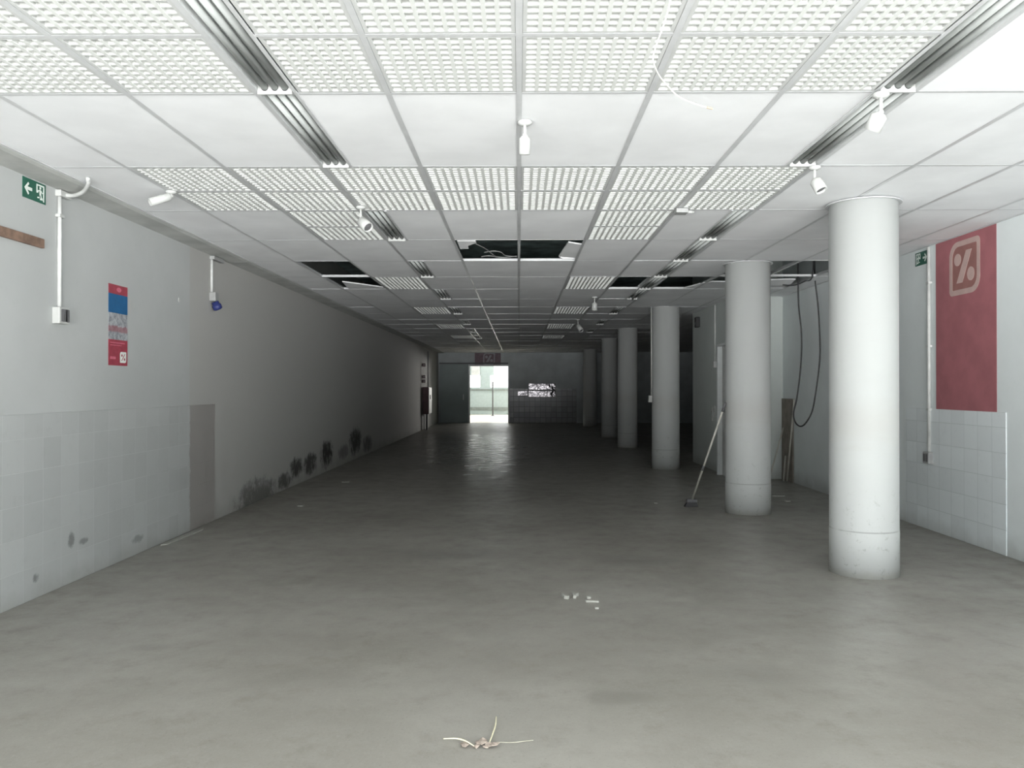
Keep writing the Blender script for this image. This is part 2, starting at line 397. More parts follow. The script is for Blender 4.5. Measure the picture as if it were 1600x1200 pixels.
# ------------------------------------------------------------------ the setting
b = MB(); b.box(XL - 0.2, XREC + 0.2, FRONT - 0.1, YF + 0.15, -0.1, 0); struct(b.build('floor', M['floor']))
b = MB(); b.box(XL - 0.2, XL, FRONT, YF, 0, ZV); struct(b.build('wall_left', M['wall_left']))
b = MB(); b.box(XR, XR + 0.2, FRONT, YB0, 0, ZV); struct(b.build('wall_right', M['wall_right']))
b = MB(); b.box(XBOX, XR + 0.2, YB0, YB1, 0, ZV); struct(b.build('wall_alcove', M['wall_alcove']))
b = MB(); b.box(XREC, XREC + 0.2, YB1 - 0.2, YF, 0, ZV); b.box(XR + 0.2, XREC, YB1 - 0.2, YB1, 0, ZV); struct(b.build('wall_recess', M['wall_dark']))
b = MB(); b.box(XL - 0.2, XREC + 0.2, FRONT - 0.1, YF + 0.2, ZV, ZV + 0.15); struct(b.build('ceiling', M['slab']))          # slab above the hung ceiling
b = MB(); b.box(XL, XR, FRONT - 0.1, FRONT, ZC - 0.05, ZV); struct(b.build('wall_front', M['wall_right']))
DX0, DX1, DZ = -1.89, -0.42, 2.18
b = MB()
b.box(XL - 0.2, DX0, YF, YF + 0.15, 0, ZV); b.box(DX1, XREC + 0.2, YF, YF + 0.15, 0, ZV); b.box(DX0, DX1, YF, YF + 0.15, DZ, ZV)
struct(b.build('wall_far', M['far_dark']))

# hung ceiling: lay-in tiles, with the openings the photo shows
XE0, XE1 = -2.87, XR
EDGES = [XE0] + [m * MOD for m in range(-4, 7)] + [XE1]
L_LIGHT = {-1, 0, 2, 4, 6, 8, 10, 12, 13, 14}
R_LIGHT = {-1, 0, 2, 3, 4, 5, 6, 8, 10, 12}
LOUVRE_ROWS = {-1: [(m, 2) for m in range(-4, 3)], 1: [(m, 2) for m in range(-4, 3)], 2: [(-3, 2), (1, 2)],
               5: [(-3, 1), (1, 1)], 8: [(-3, 1), (1, 1)], 11: [(-3, 1), (1, 1)], 14: [(-3, 1), (1, 1)]}
MISSING = {(3, -1), (3, 0), (4, -4), (4, 4), (4, 5), (5, -4), (5, 2), (5, 3), (5, 4), (5, 5)}
TW = 0.18
def cell(n, i):
    x0, x1 = EDGES[i], EDGES[i + 1]; m = i - 5
    if m == -2 and n in L_LIGHT: x0 += TW
    if m == 2 and n in R_LIGHT: x1 -= TW
    return x0, x1, m
COLS = [(2.52, 5.82, 0.236), (2.48, 8.61, 0.237), (2.45, 13.26, 0.228), (2.46, 17.97, 0.225), (2.46, 21.6, 0.215), (2.475, 27.7, 0.235)]
N0, N1 = -5, 22
bt, bg_ = MB(), MB()
ROWS = list(range(N0, N1 + 1))
for n in ROWS:
    y0, y1 = max(ry(n), FRONT), min(ry(n + 1), YF)
    if y1 <= y0: continue
    lou = {m for m, _ in LOUVRE_ROWS.get(n, [])}
    for i in range(len(EDGES) - 1):
        x0, x1, m = cell(n, i)
        mm = -4 if i == 1 else m
        mi = i - 5                                     # index of the left grid line of this cell
        if i > 0 and ((n, mi) in MISSING or mi in lou): continue
        dz = random.uniform(-0.0008, 0.0008); g = 0.004
        z = ZC + 0.0045 + dz
        zz = z + (random.uniform(-1, 1) * 0.003 if n > 2 else 0)
        bt.add([(x0 + g, y0 + g, z), (x1 - g, y0 + g, z), (x1 - g, y1 - g, zz), (x0 + g, y1 - g, zz),
                (x0 + g, y0 + g, z + 0.014), (x1 - g, y0 + g, z + 0.014), (x1 - g, y1 - g, zz + 0.014), (x0 + g, y1 - g, zz + 0.014)],
               [(0, 3, 2, 1), (4, 5, 6, 7), (0, 1, 5, 4), (1, 2, 6, 5), (2, 3, 7, 6), (3, 0, 4, 7)])
# plain boarding beyond the grid, over the side recess
bt.box(XE1, XREC, YB1, YF, ZC + 0.02, ZC + 0.04)
struct(bt.build('ceiling', M['ceiling_tile']))
hw = 0.013
for x in [m * MOD for m in range(-4, 7)]:
    bg_.box(x - hw, x + hw, FRONT, YF, ZC + 0.0012, ZC + 0.0028); bg_.box(x - 0.002, x + 0.002, FRONT, YF, ZC + 0.003, ZC + 0.035)
def cross(y, x0=XE0, x1=XE1, h=0.011):
    bg_.box(x0, x1, y - h, y + h, ZC + 0.0020, ZC + 0.0029); bg_.box(x0, x1, y - 0.002, y + 0.002, ZC + 0.0028, ZC + 0.03)
for n in ROWS:
    if ry(n) > FRONT: cross(ry(n))
    for m, k in LOUVRE_ROWS.get(n, []):
        if k == 2: cross(ry(n) + 0.6, cell(n, m + 5)[0], cell(n, m + 5)[1])
    if n in L_LIGHT: bg_.box(-1.2 + TW - 0.008, -1.2 + TW + 0.008, ry(n), ry(n + 1), ZC - 0.002, ZC + 0.003)
    if n in R_LIGHT: bg_.box(1.8 - TW - 0.008, 1.8 - TW + 0.008, ry(n), ry(n + 1), ZC - 0.002, ZC + 0.003)
for x in (XE0, XE1 - 0.02): bg_.box(x, x + 0.02, FRONT, YB0 if x > 0 else YF, ZC - 0.002, ZC + 0.003)
struct(bg_.build('trim_1', M['grid']))                                  # the T-bar grid
# cove strip along the left wall, in three lengths
for k, (a, c) in enumerate(((FRONT, 3.4), (3.41, 8.35), (8.36, YF))):
    b = MB()
    b.add([(XL, a, ZC - 0.014), (XE0 - 0.03, a, ZC - 0.012), (XE0, a, ZC - 0.004), (XE0, a, ZC + 0.03), (XL, a, ZC + 0.03),
           (XL, c, ZC - 0.014), (XE0 - 0.03, c, ZC - 0.012), (XE0, c, ZC - 0.004), (XE0, c, ZC + 0.03), (XL, c, ZC + 0.03)],
          [(0, 1, 2, 3, 4), (9, 8, 7, 6, 5)] + [(i, i + 5, (i + 1) % 5 + 5, (i + 1) % 5) for i in range(5)])
    struct(b.build('trim_2' if k == 0 else 'trim_2.%03d' % k, M['cove']))
b = MB(); b.box(XL, XL + 0.008, FRONT, 8.03, 0, 1.18); struct(b.build('trim_3', M['dado_left'], bevel=0.002))
b = MB(); b.box(XR - 0.007, XR, 6.39, 8.02, 0, 1.148); b.box(XR - 0.008, XR, 6.372, 6.39, 0, 1.148); struct(b.build('trim_4', M['dado_right'], bevel=0.002))
b = MB(); b.box(DX1 + 0.06, 2.2, YF - 0.012, YF, 0, 1.32); struct(b.build('trim_5', M['dado_far']))
b = MB()
b.box(DX0 - 0.05, DX0, YF - 0.03, YF + 0.16, 0, DZ + 0.05); b.box(DX1, DX1 + 0.05, YF - 0.03, YF + 0.16, 0, DZ + 0.05); b.box(DX0, DX1, YF - 0.03, YF + 0.16, DZ, DZ + 0.05)
struct(b.build('trim_6', M['frame_white']))
# far sliding door leaf, pushed open to the left
d1 = MB(); d1.box(-3.02, DX0 - 0.06, YF - 0.10, YF - 0.05, 0.015, 2.25); d1o = struct(d1.build('door_1', M['door_leaf'], bevel=0.004))
d1 = MB(); d1.box(-2.14, -2.11, YF - 0.125, YF - 0.10, 0.88, 1.10); d1.build('handle', M['frame_white'], d1o)
d1 = MB(); d1.box(-3.05, DX1, YF - 0.11, YF - 0.04, 2.26, 2.31); d1.build('rail', M['grey_dark'], d1o)
# door in the alcove side
d2 = MB(); d2.box(XBOX - 0.03, XBOX, 11.84, 12.27, 0.0, 1.98); d2o = struct(d2.build('door_2', M['white_dirty'], bevel=0.004))
d2 = MB(); d2.box(XBOX - 0.10, XBOX, 12.28, 12.34, 0.0, 2.02); d2.box(XBOX - 0.10, XBOX, 11.78, 11.83, 0.0, 2.02); d2.box(XBOX - 0.10, XBOX, 11.83, 12.28, 1.985, 2.02); d2.build('door_frame', M['frame_white'], d2o)
d2 = MB(); d2.lathe([(0, 0), (0.022, 0), (0.022, 0.03), (0.03, 0.045), (0.022, 0.06), (0, 0.06)], 12, (XBOX - 0.03, 11.92, 1.0), mat=Matrix.Rotation(-PI / 2, 4, 'Y')); d2.build('knob', M['metal'], d2o)

# the bright room beyond the far door
YB = YBACK
b = MB(); b.box(-6.0, 4.0, YF + 0.15, YB + 0.2, -0.1, 0.0); struct(b.build('floor', M['far_floor']))
b = MB(); b.box(-6.2, 4.2, YF + 0.15, YB + 0.2, 3.0, 3.1); struct(b.build('ceiling', M['ceiling_tile']))
b = MB(); b.box(-6.2, -6.0, YF + 0.15, YB, 0, 3.0); b.box(4.0, 4.2, YF + 0.15, YB, 0, 3.0); struct(b.build('wall_side', M['far_wall_paint']))
b = MB()
for x0, x1, z0, z1 in ((-6, 4, 0, 1.37), (-6, -2.7, 1.37, 3), (-1.97, -1.45, 1.37, 3.0), (-2.7, -1.97, 1.97, 3), (-1.45, -1.27, 1.97, 3.0), (-1.27, 0.2, 2.62, 3.0), (0.2, 1.3, 1.37, 3), (1.3, 3.3, 2.62, 3.0), (3.3, 4, 1.37, 3)):
    b.box(x0, x1, YB, YB + 0.15, z0, z1)
struct(b.build('wall_back', M['far_wall_paint']))
b = MB(); b.box(-6, 4, YB - 0.03, YB, 0.20, 0.37); b.box(-6, 4, YB - 0.06, YB, 1.20, 1.29); struct(b.build('trim_7', M['far_band']))
b = MB(); b.box(-2.4, -1.98, YB - 0.25, YB - 0.005, 1.99, 2.5); bo = tag(b.build('wall_cabinet', M['white_dirty'], bevel=0.01), 'pale box high on the back wall seen through the far doorway', 'cabinet')
pt = thing('post', (-1.255, 37.9, 0), 'thin dark post standing in the bright room beyond the doorway', 'post')
b = MB(); b.lathe([(0.035, 0.02), (0.035, 1.62), (0.02, 1.64)], 12); b.build('shaft', M['grey_dark'], pt)
b = MB(); b.lathe([(0.10, 0), (0.10, 0.015), (0.04, 0.03)], 16); b.build('base', M['grey_dark'], pt)

# ------------------------------------------------------------------ columns
CL = ['white round column nearest the shopfront, widest of the row, with a base seam',
      'white round column with a broom leaning on it, second from the front',
      'white round column with a thin conduit down its left side, third from the front',
      'dim round column just left of the one with the conduit, fourth from the front',
      'dark round column half hidden by the fourth one, fifth from the front',
      'faint round column in the dark at the far end, last of the row']
for k, (x, y, r) in enumerate(COLS):
    c = thing('column', (x, y, 0), CL[k], 'column', 'round columns in a row on the right')
    b = MB(); zt = ZC - 0.0035
    b.lathe([(r + 0.002, 0), (r + 0.002, 0.32), (r, 0.326), (r, zt)], 64); b.build('shaft', M['column'], c)
    b = MB(); ri = r + 0.002
    n = 48
    b.ring(circ(0, 0, r + 0.024, r + 0.024, n), circ(0, 0, ri, ri, n), ZC - 0.010, ZC - 0.004); b.build('collar', M['grid'], c)

# ------------------------------------------------------------------ egg-crate louvres
def louvre_mesh(wd, ln, nx, ny):
    fr, gr = MB(), MB(); f = 0.016; h = 0.036
    fr.ring([(-wd / 2, -ln / 2), (wd / 2, -ln / 2), (wd / 2, ln / 2), (-wd / 2, ln / 2)],
            [(-wd / 2 + f, -ln / 2 + f), (wd / 2 - f, -ln / 2 + f), (wd / 2 - f, ln / 2 - f), (-wd / 2 + f, ln / 2 - f)], 0.003, h + 0.004)
    ix, iy = wd - 2 * f, ln - 2 * f
    for k in range(1, nx):
        x = -ix / 2 + ix * k / nx; gr.box(x - 0.0085, x + 0.0085, -iy / 2, iy / 2, 0.002, h)
    for k in range(1, ny):
        y = -iy / 2 + iy * k / ny
        gr.box(-ix / 2, ix / 2, y - 0.0055, y + 0.0055, 0.0045, h - 0.0005)
    gr.box(-ix / 2, ix / 2, iy / 2 - 0.004, iy / 2, 0.0045, h)
    return fr, gr
PROTO = {}
ORD = ['first', 'second', 'third', 'fourth', 'fifth', 'sixth', 'seventh', 'eighth', 'ninth', 'tenth', 'eleventh', 'twelfth']
def louvre(x0, x1, y0, y1, label, group):
    g = 0.014; wd, ln = round(x1 - x0 - 2 * g, 3), round(y1 - y0 - 2 * g, 3)
    loc = ((x0 + x1) / 2, (y0 + y1) / 2, ZC)
    if (wd, ln) in PROTO: return copy_thing(PROTO[(wd, ln)], loc, label, group)
    t = thing('ceiling_louvre', loc, label, 'ceiling louvre', group)
    fr, gr = louvre_mesh(wd, ln, max(2, round(wd / 0.052)), max(2, round(ln / 0.052)))
    fr.build('frame', M['louvre_frame'], t); gr.build('grid', M['louvre'], t)
    PROTO[(wd, ln)] = t
    return t
for n, lst in LOUVRE_ROWS.items():
    for m, k in lst:
        x0, x1, _ = cell(n, m + 5)
        for h in range(k):
            y0 = ry(n) + h * 0.6 if k == 2 else ry(n); y1 = y0 + (0.6 if k == 2 else 1.2)
            pos = ORD[m + 4]
            if n == -1:
                wh = 'cut by the top of the photo' if h == 0 else 'behind the topmost row'
                lab = f'white egg-crate ceiling louvre {wh}, {pos} panel from the left'
                grp = 'egg-crate louvres over the entrance'
            elif n == 1:
                wh = 'nearer half' if h == 0 else 'farther half'
                lab = f'egg-crate louvre in {wh} of the middle louvre band, {pos} from left'
                grp = 'egg-crate louvres in the middle band'
            elif n == 2:
                sd = 'left' if m < 0 else 'right'; wh = 'touching' if h == 0 else 'one step behind'
                lab = f'square egg-crate louvre {wh} the middle louvre band, {sd} of centre'
                grp = 'egg-crate louvres deeper in the hall'
            else:
                sd = 'left' if m < 0 else 'right'; q = ['first', 'second', 'third', 'last and darkest'][(n - 5) // 3]
                lab = f'long egg-crate louvre {sd} of centre deep in the hall, {q} going back'
                grp = 'egg-crate louvres deeper in the hall'
            louvre(x0, x1, y0, y1, lab, grp)

# ------------------------------------------------------------------ strip lights
def comb_poly():
    P = [(-0.078, -0.012), (0.078, -0.012), (0.078, 0.034)]
    for c in (0.046, 0.0, -0.046):
        P.append((c + 0.019, 0.034))
        for k in range(9):
            a = -PI * k / 8; P.append((c + 0.0165 * math.cos(a), 0.018 + 0.0165 * math.sin(a)))
        P.append((c - 0.019, 0.034))
    P.append((-0.078, 0.034)); return P
light0 = None
def strip_light(x, n, label, group):
    global light0
    loc = (x, ry(n) + PITCH / 2, ZC)
    if light0: return copy_thing(light0, loc, label, group)
    t = light0 = thing('ceiling_light', loc, label, 'ceiling light', group)
    W, L = 0.168, 1.18
    b = MB(); h = 0.05
    b.box(-W / 2, W / 2, -L / 2, L / 2, h, h + 0.004)
    for s in (-1, 1):
        b.add([(s * W / 2, -L / 2, 0.003), (s * W / 2, L / 2, 0.003), (s * (W / 2 - 0.012), L / 2, h), (s * (W / 2 - 0.012), -L / 2, h),
               (s * (W / 2 + 0.003), -L / 2, 0.003), (s * (W / 2 + 0.003), L / 2, 0.003), (s * (W / 2 - 0.009), L / 2, h), (s * (W / 2 - 0.009), -L / 2, h)],
              [(0, 1, 2, 3), (4, 7, 6, 5), (0, 4, 5, 1), (2, 6, 7, 3), (0, 3, 7, 4), (1, 5, 6, 2)])
        b.box(-W / 2, W / 2, s * L / 2 - 0.002, s * L / 2 + 0.002, 0.003, h)
    for c in (-0.023, 0.023): b.prism([(c - 0.010, h), (c + 0.010, h), (c, 0.03)], -L / 2 + 0.01, L / 2 - 0.01)   # reflector ridges (rotated below)
    k = len(b.v) - 12
    b.v[k:] = [(p[0], p[2], p[1]) for p in b.v[k:]]
    b.build('tray', M['tray'], t)
    for c in (-0.046, 0.0, 0.046):
        b = MB(); b.tube([(c, -L / 2 + 0.02, 0.020), (c, L / 2 - 0.02, 0.020)], 0.0155, 12); b.build('tube', M['tube'], t)
    b = MB(); b.prism(comb_poly(), L / 2 - 0.028, L / 2 - 0.02)
    b.v = [(p[0], p[2], p[1]) for p in b.v]
    b.build('lampholder', M['white'], t)
    return t
for side, xs, rows in (('left', -1.2 + TW / 2, sorted(L_LIGHT)), ('right', 1.8 - TW / 2, sorted(R_LIGHT))):
    for i, n in enumerate(rows):
        q = 'nearest' if i == 0 else ('farthest' if i == len(rows) - 1 else ORD[i] + ' from the front')
        strip_light(xs, n, f'grey three-tube strip light recessed in the {side} ceiling line, {q}', f'strip lights along the {side} side')

# ------------------------------------------------------------------ loose ceiling tiles
def slab_poly(pts, label, th=0.013):
    """a piece of tile from three or more corners; each corner (px, py, z) is turned into its place"""
    P = [at_z(*p) for p in pts]
    c = sum(P, Vector()) / len(P)
    n = Vector((0, 0, 1))
    b = MB(); k = len(P)
    b.add([p - c for p in P] + [p - c + n * th for p in P], [tuple(range(k)), tuple(range(k, 2 * k))[::-1]] + [(i, (i + 1) % k, k + (i + 1) % k, k + i) for i in range(k)])
    o = b.build('loose_ceiling_tile', M['ceiling_tile']); o.location = c
    return tag(o, label, 'ceiling tile', 'loose tiles at the ceiling holes')
zt = ZC + 0.006
slab_poly([(714, 376.5, zt), (743, 376.5, zt), (744, 379.5, zt), (731, 384, zt), (732, 388.5, zt), (719, 389, zt)], 'jagged broken tile corner at left of the central ceiling hole')
slab_poly([(888, 379, ZC + 0.02), (912, 383, zt), (905, 404, zt), (880, 404, ZC + 0.01), (873, 401, ZC + 0.03)], 'skewed grey tile slipped at right of the central ceiling hole')
slab_poly([(534, 440, ZC + 0.012), (560, 443.5, zt), (600, 449, zt), (606, 452, zt), (545, 452, zt)], 'slipped tile wedge in the left ceiling hole')
slab_poly([(1068, 450.5, zt), (1086, 446, zt), (1094, 443.5, zt), (1084, 451, zt)], 'small tile scrap at the right ceiling hole beside the third column top')
slab_poly([(1098, 443, zt), (1112, 440.5, zt), (1150, 441, zt), (1185, 441, zt), (1163, 451.5, zt), (1082, 451.5, zt)], 'half slid tile at right ceiling hole left of the second column')
slab_poly([(1194, 438, ZC + 0.02), (1242, 437, ZC + 0.01), (1235, 444, ZC - 0.02), (1222, 449, ZC - 0.01), (1180, 449, ZC - 0.02)], 'sagging tile hanging right of the second column by the cable')

# ------------------------------------------------------------------ wires and cables
def cable(name, pts, r, mat, label, cat='cable', group=None, n=8, seg=8):
    P = spline(pts, n); c = P[0].copy()
    b = MB(); b.tube([p - c for p in P], r, seg); o = b.build(name, mat); o.location = c
    return tag(o, label, cat, group)
loop = [at(1246, 436, 10.0) + Vector((0, 0, 0.5)), at(1246, 436, 10.0), at(1247, 480, 10), at(1251, 522, 10), at(1250, 570, 10), at(1244, 620, 10), at(1238.5, 645, 10), at(1241, 659, 10),
        at(1249, 666, 10), at(1258, 660, 10), at(1268, 640, 10), at(1275, 600, 10), at(1279.5, 560, 10), at(1279.5, 528, 10), at(1277, 480, 10), at(1272, 432, 10), at(1271, 432, 10) + Vector((0, 0, 0.5))]
cable('cable', loop, 0.0095, M['black'], 'black cable loop hanging from the ceiling hole before the right wall')
cable('cable', [at(1222, 448, 9.6) + Vector((0, 0, 0.02)), at(1240, 446, 9.6), at(1256, 440, 9.6), at(1268, 432, 9.6), at(1271, 431, 9.6) + Vector((0, 0, 0.4))], 0.008, M['black'], 'short black cable sagging across the right ceiling hole')
zw = ZC + 0.10
for pts, lab in (([(744, 381), (758, 388), (768, 396), (776, 402)], 'thin pale wire slanting down from the broken tile in the central hole'),
                 ([(757, 394), (771, 392), (783, 394), (790, 399), (808, 401)], 'thin pale wire curling along the middle of the central hole'),
                 ([(752, 401), (765, 399.5), (785, 402), (808, 400)], 'thin pale wire lying low along the far edge of the central hole')):
    cable('wire', [at_z(px, py, ZC + 0.03) for px, py in pts], 0.0045, M['grey_mid'], lab, 'wire', 'wires in the central ceiling hole')
t = thing('string', at(1050, 0, 2.62), 'pale string dangling from the louvres right of centre', 'string')
P = spline([at(1050, -10, 2.62), at(1040, 30, 2.66), at(1024, 75, 2.75), at(1021, 95, 2.8), at(1030, 118, 2.9), at(1045, 136, 3.0), at(1062, 152, 3.05), at(1085, 162, 3.1), at(1104, 168, 3.1)], 8)
b = MB(); c0 = at(1050, 0, 2.62); b.tube([p - c0 for p in P], 0.0026, 6); b.build('cord', M['string'], t)
b = MB(); b.tube([at(1104, 168, 3.1) - c0, at(1113, 170, 3.1) - c0], 0.004, 6); b.build('tip', M['string_end'], t)
# fallen lamp tube hanging out of the right strip
p0, p1 = at(1003, 444, 10.9), at(988, 468, 11.45)
b = MB(); b.tube([Vector(), p1 - p0], 0.013, 10); o = b.build('lamp_tube', M['white']); o.location = p0
tag(o, 'pale lamp tube hanging crooked from the right strip light', 'lamp tube')

# ------------------------------------------------------------------ spotlights
def spot(loc, tilt, yaw, label, body=(0.029, 0.085), drop=0.062, group='white spotlights on the ceiling'):
    t = thing('spotlight', loc, label, 'spotlight', group)
    b = MB(); b.lathe([(0.036, 0.0), (0.036, -0.012), (0.018, -0.022), (0.0, -0.022)][::-1], 20); b.build('mount', M['white'], t)
    b = MB(); b.tube([(0, 0, -0.02), (0, 0, -drop)], 0.0085, 10); b.lathe([(0, -0.013), (0.010, -0.009), (0.013, 0), (0.010, 0.009), (0, 0.013)], 12, (0, 0, -drop)); b.build('arm', M['white'], t)
    R = Matrix.Translation((0, 0, -drop)) @ Matrix.Rotation(yaw, 4, 'Z') @ Matrix.Rotation(tilt, 4, 'X')
    r, L = body
    b = MB(); b.lathe([(0, 0), (r * 0.6, -0.004), (r, -0.018), (r, -L), (r * 0.85, -L), (r * 0.85, -L + 0.03), (0, -L + 0.03)], 20, mat=R)
    bo = b.build('lamp_body', M['white'], t)
    b = MB(); b.lathe([(0, -L + 0.027), (r * 0.8, -L + 0.027), (r * 0.8, -L + 0.012), (0, -L + 0.012)], 16, mat=R); b.build('lens', M['grey_dark'], bo)
    return t
spot(at_z(820, 189, ZC), 0.18, 0.1, 'white spotlight pointing straight down from the ceiling centre line', (0.028, 0.095), 0.07)
spot(at_z(1375, 147, ZC - 0.012), 0.55, 0.6, 'white spotlight on the right strip light, nearest of the two on the right', (0.037, 0.085), 0.085)
spot(at_z(1272, 261, ZC - 0.012), -0.5, 0.7, 'white spotlight on the right strip light above left of the first column', (0.036, 0.09), 0.075)
spot(at_z(563, 322, ZC), -0.9, 0.9, 'white spotlight hanging at the left louvres by the grey strip light', (0.040, 0.11), 0.10)
spot(at_z(265, 297, ZC), 1.15, 2.2, 'white cylinder spotlight lying close to the ceiling near the left wall', (0.028, 0.15), 0.035)
spot(at_z(929, 464, ZC), 0.1, 0.0, 'small dim spotlight deep in the hall, right of the ceiling centre line', (0.04, 0.12), 0.08)
spot(at_z(903, 499, ZC), -0.8, 0.6, 'tiny dim spotlight far back in the hall beyond the other spotlights', (0.045, 0.16), 0.12)
t = thing('junction_box', at_z(1064, 327, ZC), 'small grey box fixed to the ceiling behind the middle louvre band', 'box')
b = MB(); b.box(-0.045, 0.045, -0.05, 0.05, -0.035, -0.002); b.build('body', M['grey_mid'], t, bevel=0.004)
b = MB(); b.tube([(0.045, 0, -0.02), (0.10, 0.02, -0.018)], 0.012, 10); b.build('gland', M['white'], t)

# ------------------------------------------------------------------ left wall things
def exit_sign(M4, label, flip, mats=('green', 'sign_white')):
    t = thing('exit_sign', None, label, 'exit sign', 'green exit signs', M4)
    b = MB(); b.box(-0.12, 0.12, -0.064, 0.064, 0.0005, 0.004); b.build('panel', M[mats[0]], t)
    s = -1 if flip else 1
    w_ = M[mats[1]]
    b = MB(); f = lambda P, a=0.004, c=0.0052: b.prism([(s * x, y) for x, y in P], a, c)
    f([(-0.104, 0), (-0.066, 0.040), (-0.056, 0.030), (-0.075, 0.010), (-0.026, 0.010), (-0.026, -0.010), (-0.075, -0.010), (-0.056, -0.030), (-0.066, -0.040)]); b.build('arrow', w_, t)
    b = MB(); f = lambda P, a=0.004, c=0.0052: b.prism([(s * x, y) for x, y in P], a, c)
    f([(0.020, 0.052), (0.102, 0.052), (0.102, -0.052), (0.092, -0.052), (0.092, 0.042), (0.030, 0.042), (0.030, -0.005), (0.020, -0.005)])
    f([(0.084, -0.044), (0.064, -0.044), (0.072, -0.030), (0.084, -0.030)]); b.build('doorway', w_, t)
    b = MB(); f = lambda P, a=0.004, c=0.0052: b.prism([(s * x, y) for x, y in P], a, c)
    f([(0.06 + 0.009 * math.cos(k * PI / 6), 0.031 + 0.009 * math.sin(k * PI / 6)) for k in range(12)])
    f([(0.052, 0.020), (0.070, 0.018), (0.068, -0.008), (0.052, -0.008)])
    f([(0.052, 0.020), (0.034, 0.012), (0.030, -0.002), (0.036, -0.004), (0.040, 0.006), (0.053, 0.010)])
    f([(0.070, 0.018), (0.082, 0.006), (0.088, 0.008), (0.088, 0.002), (0.080, -0.002), (0.068, 0.008)])
    f([(0.052, -0.008), (0.060, -0.008), (0.050, -0.028), (0.030, -0.030), (0.030, -0.038), (0.052, -0.036)])
    f([(0.060, -0.008), (0.068, -0.008), (0.074, -0.026), (0.064, -0.046), (0.056, -0.043), (0.065, -0.026)])
    b.build('running_figure', w_, t)
    return t
exit_sign(on_left(5.03, 2.605), 'green exit sign with left arrow on the left wall near the ceiling', False)
exit_sign(on_right(7.70, 2.600), 'dark green exit sign on the right wall beside the conduit and red banner', True)

b = MB(); b.box(-0.65, 0.10, -0.030, 0.030, 0.0, 0.022); o = b.build('wood_batten', M['wood'], bevel=0.002); o.matrix_world = on_left(5.01, 2.28)
tag(o, 'brown wooden batten fixed flat on the left wall below the exit sign', 'batten')

# conduit with elbow, clip and socket
t = thing('conduit', None, 'white conduit with elbow dropping to a socket on the left wall', 'conduit', None, on_left(5.29, 1.83))
b = MB(); b.tube([(0, 0.05, 0.014), (0, 0.82, 0.014)], 0.0135, 12); b.build('pipe', M['white_dirty'], t)
b = MB(); b.box(-0.03, 0.10, 0.80, 0.842, 0.0, 0.040); b.build('junction_box', M['white'], t, bevel=0.004)
b = MB(); b.tube(spline([(0.04, 0.82, 0.03), (0.02, 0.813, 0.10), (-0.08, 0.815, 0.22), (-0.20, 0.832, 0.315), (-0.245, 0.85, 0.338), (-0.25, 0.861, 0.342)], 6), 0.013, 12); b.build('elbow', M['white_dirty'], t)
b = MB(); b.box(-0.028, 0.028, 0.66, 0.682, 0.0, 0.032); b.build('clip', M['white'], t, bevel=0.003)
b = MB(); b.box(-0.062, 0.055, -0.055, 0.055, 0.0, 0.052); so = b.build('socket', M['white'], t, bevel=0.005)
b = MB()
for x in (-0.030, 0.028): b.prism(rnd_rect(0.042, 0.084, (0.006,) * 4, 4), 0.050, 0.056); b.v[-72:] = [(p[0] + x, p[1], p[2]) for p in b.v[-72:]]
b.build('socket_face', M['grey_dark'], so)

# poster: bands of colour, a picture, a white emblem
t = thing('poster', None, 'tall narrow red and blue poster on the left wall', 'poster', None, on_left(6.095, 1.828))
b = MB(); W, H = 0.145, 0.31
z0, z1 = 0.0005, 0.0022
for ya, yb, mi in ((0.31, 0.238, 0), (0.238, 0.092, 1), (0.092, -0.112, 2), (-0.112, -0.31, 0)): b.box(-W, W, yb, ya, z0, z1, mi)
b.build('sheet', [M['poster_red'], M['poster_blue'], M['poster_photo']], t)
b = MB(); b.prism([(x + 0.075, y - 0.245) for x, y in rnd_rect(0.095, 0.085, (0.02, 0.006, 0.02, 0.006), 5)], z1, z1 + 0.0012); eo = b.build('emblem', M['sign_white'], t)
b = MB(); zz = z1 + 0.0012
b.prism([(0.045, -0.272), (0.055, -0.272), (0.105, -0.218), (0.095, -0.218)], zz, zz + 0.0008); b.prism(circ(0.055, -0.230, 0.011, 0.010, 14), zz, zz + 0.0008); b.prism(circ(0.095, -0.260, 0.011, 0.010, 14), zz, zz + 0.0008)
b.build('percent_mark', M['poster_red'], eo)
b = MB(); b.prism(circ(0.01, 0.275, 0.035, 0.018, 16), z1, z1 + 0.001); b.box(-0.12, 0.10, -0.140, -0.132, z1, z1 + 0.001); b.box(-0.12, 0.05, -0.158, -0.152, z1, z1 + 0.001); b.box(-0.12, -0.04, -0.262, -0.242, z1, z1 + 0.001)
b.build('print', M['poster_pink'], t)

b = MB(); b.prism([(-0.02, -0.01), (-0.004, -0.024), (0.018, -0.008), (0.010, 0.016), (-0.012, 0.020)], 0.0, 0.006); o = b.build('plaster_chip', M['white']); o.matrix_world = on_left(7.19, 1.346 + 138 / 172)
tag(o, 'small white plaster patch on the left wall right of the poster', 'patch')

